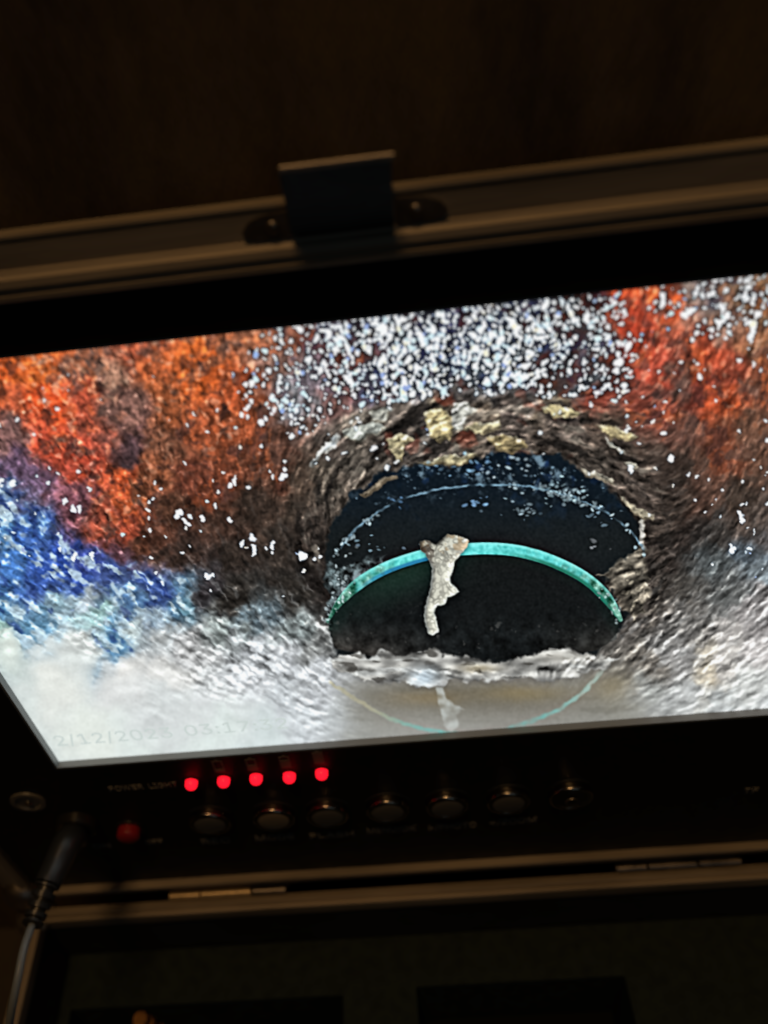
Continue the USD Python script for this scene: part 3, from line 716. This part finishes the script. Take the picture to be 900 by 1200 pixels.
for word, a0, a1 in (("2/12/2023", (68, 874), (204, 864)), ("03:17:32", (219, 862), (338, 853))):
    q0, q1 = at(*a0, SY), at(*a1, SY)
    t = lettering(word, 3.9 * mm, 0, 0, SY - 0.02 * mm, 0.00006, centre=False)
    k = (q1[0] - q0[0]) / (t.bounds[1, 0] - t.bounds[0, 0])
    t.vertices[:, 0] = q0[0] + (t.vertices[:, 0] - t.bounds[0, 0]) * k
    t.vertices[:, 2] += q0[2]
    part(screen, "timestamp", t, MAT["stamp"], False)

# ---- lamps, battery icons and lettering below the screen
for i, (x, y) in enumerate(((224, 920), (262, 917), (300, 914), (339, 912), (377, 908))):
    p = at(x, y, -1.0 * mm); r = 1.36 * mm
    prof = [(0, -0.5 * mm), (r * 1.0, -0.5 * mm), (r, 0.9 * mm)] + [(r * math.cos(t), 0.9 * mm + r * 0.9 * math.sin(t)) for t in np.linspace(0.15, math.pi / 2, 7)]
    led = part(case, "indicator_lamp", lathe(prof, (p[0], 0, p[2]), (0, -1, 0), 28), MAT["led_red"], 60)
    part(led, "bezel", lathe([(r * 1.02, -0.2 * mm), (r * 1.28, -0.2 * mm), (r * 1.25, 0.25 * mm), (r * 1.05, 0.25 * mm)], (p[0], 0, p[2]), (0, -1, 0), 28), MAT["button_black"])
    if i:
        c = at(*((256, 898), (295, 896), (334, 893), (373, 888))[i - 1])
        w_, h_ = 1.15 * mm, 2.3 * mm
        t_ = 0.32 * mm
        y1, y0 = 0.0, -0.10 * mm
        b_ = [box(c[0] - w_, c[0] - w_ + t_, y0, y1, c[2] - h_, c[2] + h_), box(c[0] + w_ - t_, c[0] + w_, y0, y1, c[2] - h_, c[2] + h_),
              box(c[0] - w_ + t_, c[0] + w_ - t_, y0, y1, c[2] - h_, c[2] - h_ + t_), box(c[0] - w_ + t_, c[0] + w_ - t_, y0, y1, c[2] + h_ - t_, c[2] + h_),
              box(c[0] - .4 * mm, c[0] + .4 * mm, y0, y1, c[2] + h_, c[2] + h_ + .5 * mm)]
        full = (0.22, 0.48, 0.7, 1.0)[i - 1]
        b_.append(box(c[0] - w_ + t_, c[0] + w_ - t_, y0, y1, c[2] - h_ + t_, c[2] - h_ + t_ + (2 * h_ - 2 * t_) * full - 1e-6))
        part(case, "battery_icon", cat(*b_), MAT["print_icon"], False)


def word_at(text, x0, x1, y, h, parent=case, name="lettering", y3=0.0):
    a, b = at(x0, y, y3), at(x1, y, y3)
    t = lettering(text, h, 0, 0, y3, centre=False)
    k = (b[0] - a[0]) / (t.bounds[1, 0] - t.bounds[0, 0])
    t.vertices[:, 0] = a[0] + (t.vertices[:, 0] - t.bounds[0, 0]) * k
    t.vertices[:, 2] += (a[2] + b[2]) / 2 - h / 2
    return part(parent, name, t, MAT["print_grey"], False)


word_at("POWER", 127, 168, 923, 2.0 * mm)
word_at("LIGHT", 174, 208, 920, 2.0 * mm)
word_at("OFF", 170, 191, 986, 2.0 * mm)
word_at("ON", 108, 130, 991, 2.0 * mm)
word_at("TF", 872, 888, 926, 2.2 * mm)

# ---- push buttons with their words
BTN = [((241, 957), "REC", (236, 270), 983, "button_top"), ((317, 952), "MODE", (299, 345), 979, "button_tan"), ((381, 948), "FLASH", (363, 415), 976, "button_top"), ((453, 942), "MENU/OK", (430, 487), 970, "button_top"), ((524, 937), ">/PHOTO", (502, 558), 966, "button_top"), ((597, 932), "</ZOOM", (574, 628), 960, "button_top"), ((672, 926), None, None, 0, "button_black")]
for (x, y), word, span, wy, top in BTN:
    h, r = 2.2 * mm, 4.9 * mm
    p = at(x, y, -h)                               # top of the front rim
    cx, cz = p[0], p[2] - r + 0.35 * mm
    prof = [(0, -0.5 * mm), (r, -0.5 * mm), (r, h - .6 * mm)] + [(r - .6 * mm + .6 * mm * math.cos(t), h - .6 * mm + .6 * mm * math.sin(t)) for t in np.linspace(0.3, math.pi / 2, 5)] + [(r - 1.0 * mm, h), (r - 1.15 * mm, h - .12 * mm), (0, h - .05 * mm)]
    bt = part(case, "push_button", lathe(prof, (cx, 0, cz), (0, -1, 0), 44), MAT["button_side"], 35)
    part(bt, "cap", lathe([(0, 0), (r - 1.25 * mm, 0), (r - 1.35 * mm, .16 * mm), (r * .4, .34 * mm), (0, .38 * mm)], (cx, -(h - .10 * mm), cz), (0, -1, 0), 36), MAT[top], 60, label="worn tan cap of the second push button" if top == "button_tan" else None)
    part(bt, "ring", lathe([(r + .05 * mm, -.2 * mm), (r + .7 * mm, -.2 * mm), (r + .6 * mm, .35 * mm), (r + .1 * mm, .4 * mm)], (cx, 0, cz), (0, -1, 0), 44), MAT["panel_black"], 35)
    if word:
        word_at(word, span[0], span[1], wy + 2, 2.5 * mm)
    else:
        part(bt, "jack_ring", lathe([(1.0 * mm, 0), (1.6 * mm, 0), (1.5 * mm, .25 * mm), (1.1 * mm, .25 * mm)], (cx, -h - .2 * mm, cz - .3 * mm), (0, -1, 0), 30), MAT["worn_steel"])

# ---- red power button and the two sockets on the left
p = at(150, 982, -2.6 * mm); r = 2.75 * mm
prof = [(0, -.3 * mm), (r, -.3 * mm), (r, 2.2 * mm)] + [(r * math.cos(t), 2.2 * mm + 1.3 * mm * math.sin(t)) for t in np.linspace(.15, math.pi / 2, 8)]
pw = part(case, "power_button", lathe(prof, (p[0], 0, p[2]), (0, -1, 0), 36), MAT["red_button"], 50, label="red dome shaped power button")
part(pw, "collar", lathe([(r + .05 * mm, -.2 * mm), (r + .9 * mm, -.2 * mm), (r + .8 * mm, .5 * mm), (r + .2 * mm, .6 * mm)], (p[0], 0, p[2]), (0, -1, 0), 36), MAT["button_black"], 35)
p = at(33, 941, -.4 * mm)
so = part(case, "socket", lathe([(0, -.3 * mm), (4.2 * mm, -.3 * mm), (4.0 * mm, .5 * mm), (3.0 * mm, .6 * mm), (2.6 * mm, .2 * mm), (0, .2 * mm)], (p[0], 0, p[2]), (0, -1, 0), 36), MAT["button_top"], 35)
part(so, "pin", lathe([(0, 0), (.8 * mm, 0), (.7 * mm, .6 * mm), (0, .7 * mm)], (p[0], -.2 * mm, p[2]), (0, -1, 0), 20), MAT["chrome"])
PLUG0 = at(82, 964, -2.2 * mm) - [0, 0, 4.2 * mm]
part(case, "power_socket", lathe([(3.3 * mm, -.3 * mm), (5.0 * mm, -.3 * mm), (4.7 * mm, 2.0 * mm), (4.3 * mm, 2.3 * mm), (3.4 * mm, 2.3 * mm)], (PLUG0[0], 0, PLUG0[2]), (0, -1, 0), 40), MAT["button_black"], 35)

# ---- latch catch on the top rail
lx0, lx1 = at(346, 270, -1.2 * mm)[0], at(461, 252, -1.2 * mm)[0]
lz0 = ZT + 3.7 * mm
ly = -0.45 * mm
top_z = at(395, 193, -5.2 * mm)[2]
lw = lx1 - lx0


def slab(corners, t):
    """A plate from four corners, t thick to the back."""
    P = np.array(corners, float)
    n_ = np.cross(P[1] - P[0], P[3] - P[0]); n_ /= np.linalg.norm(n_)
    n_ = n_ if n_[1] > 0 else -n_
    V = np.vstack([P, P + n_ * t])
    m = trimesh.Trimesh(V, [[0, 1, 2], [0, 2, 3], [4, 6, 5], [4, 7, 6], [0, 4, 5], [0, 5, 1], [1, 5, 6], [1, 6, 2], [2, 6, 7], [2, 7, 3], [3, 7, 4], [3, 4, 0]], process=False)
    m.fix_normals()
    return m


yb, yt = -1.6 * mm, -5.2 * mm
la = part(case, "latch", slab([(lx0, yb, lz0 + .9 * mm), (lx1, yb, lz0 + .9 * mm), (lx1, yt, top_z), (lx0, yt, top_z)], .7 * mm), MAT["latch_steel"], False, label="dark blue grey latch catch riveted on the top rail")
part(la, "rolled_edge", tube([(x, yt + .35 * mm, top_z + .12 * mm) for x in np.linspace(lx0 - .3 * mm, lx1 + .3 * mm, 12)], .42 * mm), MAT["worn_steel"], 60)
for s, x in ((-1, lx0), (1, lx1)):
    part(la, "side_flange", slab([(x, ly, lz0 + .2 * mm), (x, ly, top_z - 1.6 * mm), (x, yt + .1 * mm, top_z), (x, yb, lz0 + .9 * mm)], .5 * mm), MAT["latch_steel"], False)
from shapely.geometry import Polygon as SP
part(la, "base_strip", box(lx0 + .05 * mm, lx1 - .05 * mm, ly - .5 * mm, ly + .02 * mm, lz0 + .1 * mm, lz0 + 3.0 * mm, .1 * mm), MAT["shell_black"])
for s, x in ((-1, lx0), (1, lx1)):
    pts = [(0, 0), (4.2, 0), (5.6, .5), (6.0, 1.3), (5.2, 2.3), (3.6, 3.0), (1.4, 3.3), (0, 3.3)]
    e = trimesh.creation.extrude_polygon(SP(pts), 0.55, engine="earcut")
    v = e.vertices.copy() * mm
    e.vertices = np.column_stack([x + s * (v[:, 0] + .3 * mm), ly - v[:, 2], lz0 + .1 * mm + v[:, 1]])
    e.fix_normals()
    ear = part(la, "ear", e, MAT["worn_steel"], 30)
    part(la, "rivet", lathe([(0, 0), (.8 * mm, 0), (.75 * mm, .25 * mm), (.4 * mm, .42 * mm), (0, .48 * mm)], (x + s * 2.6 * mm, ly - .55 * mm, lz0 + 1.7 * mm), (0, -1, 0), 20), MAT["worn_steel"], 60)

# ---- hinges between lid and base
HZ, HY = RIM_Z + 0.5 * mm, -1.0 * mm
for spans, m_, dull in ((((200, 235), (237, 294), (297, 335)), "brass_steel", False), (((722, 757), (760, 816), (819, 868)), "worn_steel", True)):
    yy = [at_z(a, 1054 - 0.066 * (a - 200), HZ + 1.2 * mm) for s in spans for a in s]
    hy = -2.1 * mm
    x0, x1 = at(spans[0][0], 1050, hy)[0], at(spans[-1][1], 1044 - .066 * (spans[-1][1] - 200), hy)[0]
    hg = part(case, "hinge", box(x0, x1, -.9 * mm, -.5 * mm, RIM_Z - 1.0 * mm, ZB - 3.8 * mm, .1 * mm), MAT["worn_steel"])
    for s in spans:
        a0 = at(s[0], 1052 - .066 * (s[0] - 200), hy)[0]; a1 = at(s[1], 1052 - .066 * (s[1] - 200), hy)[0]
        part(hg, "knuckle", tube([(x, hy, RIM_Z + .9 * mm) for x in np.linspace(a0, a1, 6)], .95 * mm, 20), MAT["worn_steel" if s is spans[2] else m_], 50)

# ---- base of the case
BY1 = at_z(450, 1057, RIM_Z)[1]                    # inner edge of the back rail
BDEPTH = 2 * HH
BXL, BXR = XL + 0.5 * mm, XR - 0.5 * mm
BYC, BHY, BHX = BY1 - BDEPTH / 2, BDEPTH / 2, (BXR - BXL) / 2
BW = (at_z(450, 1038, RIM_Z)[1] - BY1) / mm
BASE = np.array([(0, -4), (0, -.35), (.25, 0), (1.0, .1), (1.3, -.2), (1.7, -.25), (2.0, .05), (BW - 1.2, 0), (BW - .8, -.3), (BW - .4, -.3), (BW, -.8), (BW, -4)]) * mm
up_ = (0, 0, 1)
part(case, "base_rail", rail(BASE, (XC, BY1, RIM_Z), (0, 1, 0), up_, (1, 0, 0), BHX, BHX), MAT["aluminium"], 25)
part(case, "base_rail", rail(BASE, (XC, BY1 - BDEPTH, RIM_Z), (0, -1, 0), up_, (1, 0, 0), BHX, BHX), MAT["aluminium"], 25)
part(case, "base_rail", rail(BASE, (BXL, BYC, RIM_Z), (-1, 0, 0), up_, (0, 1, 0), BHY, BHY), MAT["aluminium_side"], 25)
part(case, "base_rail", rail(BASE, (BXR, BYC, RIM_Z), (1, 0, 0), up_, (0, 1, 0), BHY, BHY), MAT["aluminium_side"], 25)
o, i_ = BW * mm - .3 * mm, .25 * mm
walls = [box(BXL - o, BXR + o, BY1 + i_, BY1 + o, .002, RIM_Z - 3.9 * mm), box(BXL - o, BXR + o, BY1 - BDEPTH - o, BY1 - BDEPTH - i_, .002, RIM_Z - 3.9 * mm),
         box(BXL - o, BXL - i_, BY1 - BDEPTH - i_, BY1 + i_, .002, RIM_Z - 3.9 * mm), box(BXR + i_, BXR + o, BY1 - BDEPTH - i_, BY1 + i_, .002, RIM_Z - 3.9 * mm),
         box(BXL - i_, BXR + i_, BY1 - BDEPTH - i_, BY1 + i_, .002, .006)]
part(case, "base_shell", cat(*walls), MAT["shell_black"], False)
FZ = RIM_Z - 0.024
r0, r1, r2 = at_z(86, 1168, FZ), at_z(402, 1166, FZ), at_z(488, 1164, FZ)
from shapely.geometry import box as sbox
ry = r1[1]
holes = sbox(r0[0], ry - .07, r1[0], ry).union(sbox(r2[0], ry - .07, r2[0] + .055, ry + .001))
fo = trimesh.creation.extrude_polygon(sbox(BXL, BY1 - BDEPTH + .2 * mm, BXR, BY1).difference(holes), 0.030, engine="earcut")
fo.apply_translation([0, 0, FZ - .030]); fo.fix_normals()
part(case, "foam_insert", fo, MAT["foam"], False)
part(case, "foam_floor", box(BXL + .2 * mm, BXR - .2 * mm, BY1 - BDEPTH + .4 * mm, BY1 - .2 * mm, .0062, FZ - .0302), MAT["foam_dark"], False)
# steel corner caps of lid and base on the left
for nm, c in (("corner_cap", (XL - 3.6 * mm, .2 * mm, ZB - 2.2 * mm)), ("corner_cap", (BXL - 3.0 * mm, BY1 + 3.0 * mm, RIM_Z - 2.4 * mm))):
    s = trimesh.creation.icosphere(3, 1.0)
    s.vertices *= np.array([6.2, 5.0, 6.4]) * mm if c[2] > RIM_Z else np.array([5.6, 5.6, 3.4]) * mm
    s.apply_translation(c)
    part(case, nm, s, MAT["worn_steel"], 60)

# ---------------------------------------------------------------- power cable plugged into the panel
cable = thing("power_cable", "black power cable with ribbed plug, pushed into the panel's left socket", "cable", (PLUG0[0], -0.002, PLUG0[2]))
ax = np.array([(80, 985), (68, 1010), (56, 1036), (38, 1083), (33, 1096), (27, 1115), (22, 1140), (16, 1170), (11, 1200), (6, 1235)], float)
depth = [-6, -11, -16, -24, -26.5, -30, -34, -38, -41, -43]
C = np.array([PLUG0 + [0, -.002, 0]] + [at(x, y, d * mm) for (x, y), d in zip(ax, depth)])
from scipy.interpolate import CubicSpline
tt = np.r_[0, np.cumsum(np.linalg.norm(np.diff(C, axis=0), axis=1))]
curve = CubicSpline(tt, C)
ta, tb = tt[3], tt[4]
u = np.linspace(0, ta, 16)
part(cable, "plug_body", tube(curve(u), np.interp(u, [0, ta * .5, ta], [3.3 * mm, 3.2 * mm, 2.9 * mm]), 24), MAT["rubber"], 50)
u = np.linspace(ta + .0002, tb, 71)
ribs = 2.0 * mm + .75 * mm * (np.sin((u - ta) / (tb - ta) * 2 * np.pi * 4 + 1.2) > -0.25) - .5 * mm * (u - ta) / (tb - ta)
part(cable, "strain_relief", tube(curve(u), ribs, 22), MAT["rubber"], 30)
u = np.linspace(tb + .0002, tt[-1], 40)
pts = list(curve(u)) 
e = pts[-1]
pts += [e + [-.001, -.006, -.012], e + [-.004, -.012, -.03], e + [-.010, -.02, -.055], e + [-.03, -.035, -.095]]
part(cable, "cord", tube(pts, 0.85 * mm, 14), MAT["cable_black"], 60)

# ---------------------------------------------------------------- fitting lying in the foam
p = at_z(165, 1184, FZ - .004)
fit = thing("brass_fitting", "small amber brown metal fitting standing in the foam recess at the bottom left", "fitting", (p[0], p[1], FZ - .030))
base_ = np.array([p[0], p[1] - .002, FZ - .0300])
part(fit, "barrel", lathe([(0, 0), (3.0 * mm, 0), (3.0 * mm, 20 * mm), (2.6 * mm, 20.4 * mm), (2.6 * mm, 22 * mm), (2.2 * mm, 22 * mm), (2.2 * mm, 25 * mm), (1.9 * mm, 25.6 * mm), (0, 25.6 * mm)], base_, (0, 0, 1), 32), MAT["amber_brass"], 35)
part(fit, "nut", cat(trimesh.creation.cylinder(4.2 * mm, 4 * mm, sections=6, transform=trimesh.transformations.translation_matrix(base_ + [0, 0, 12 * mm]))), MAT["amber_brass"], False)
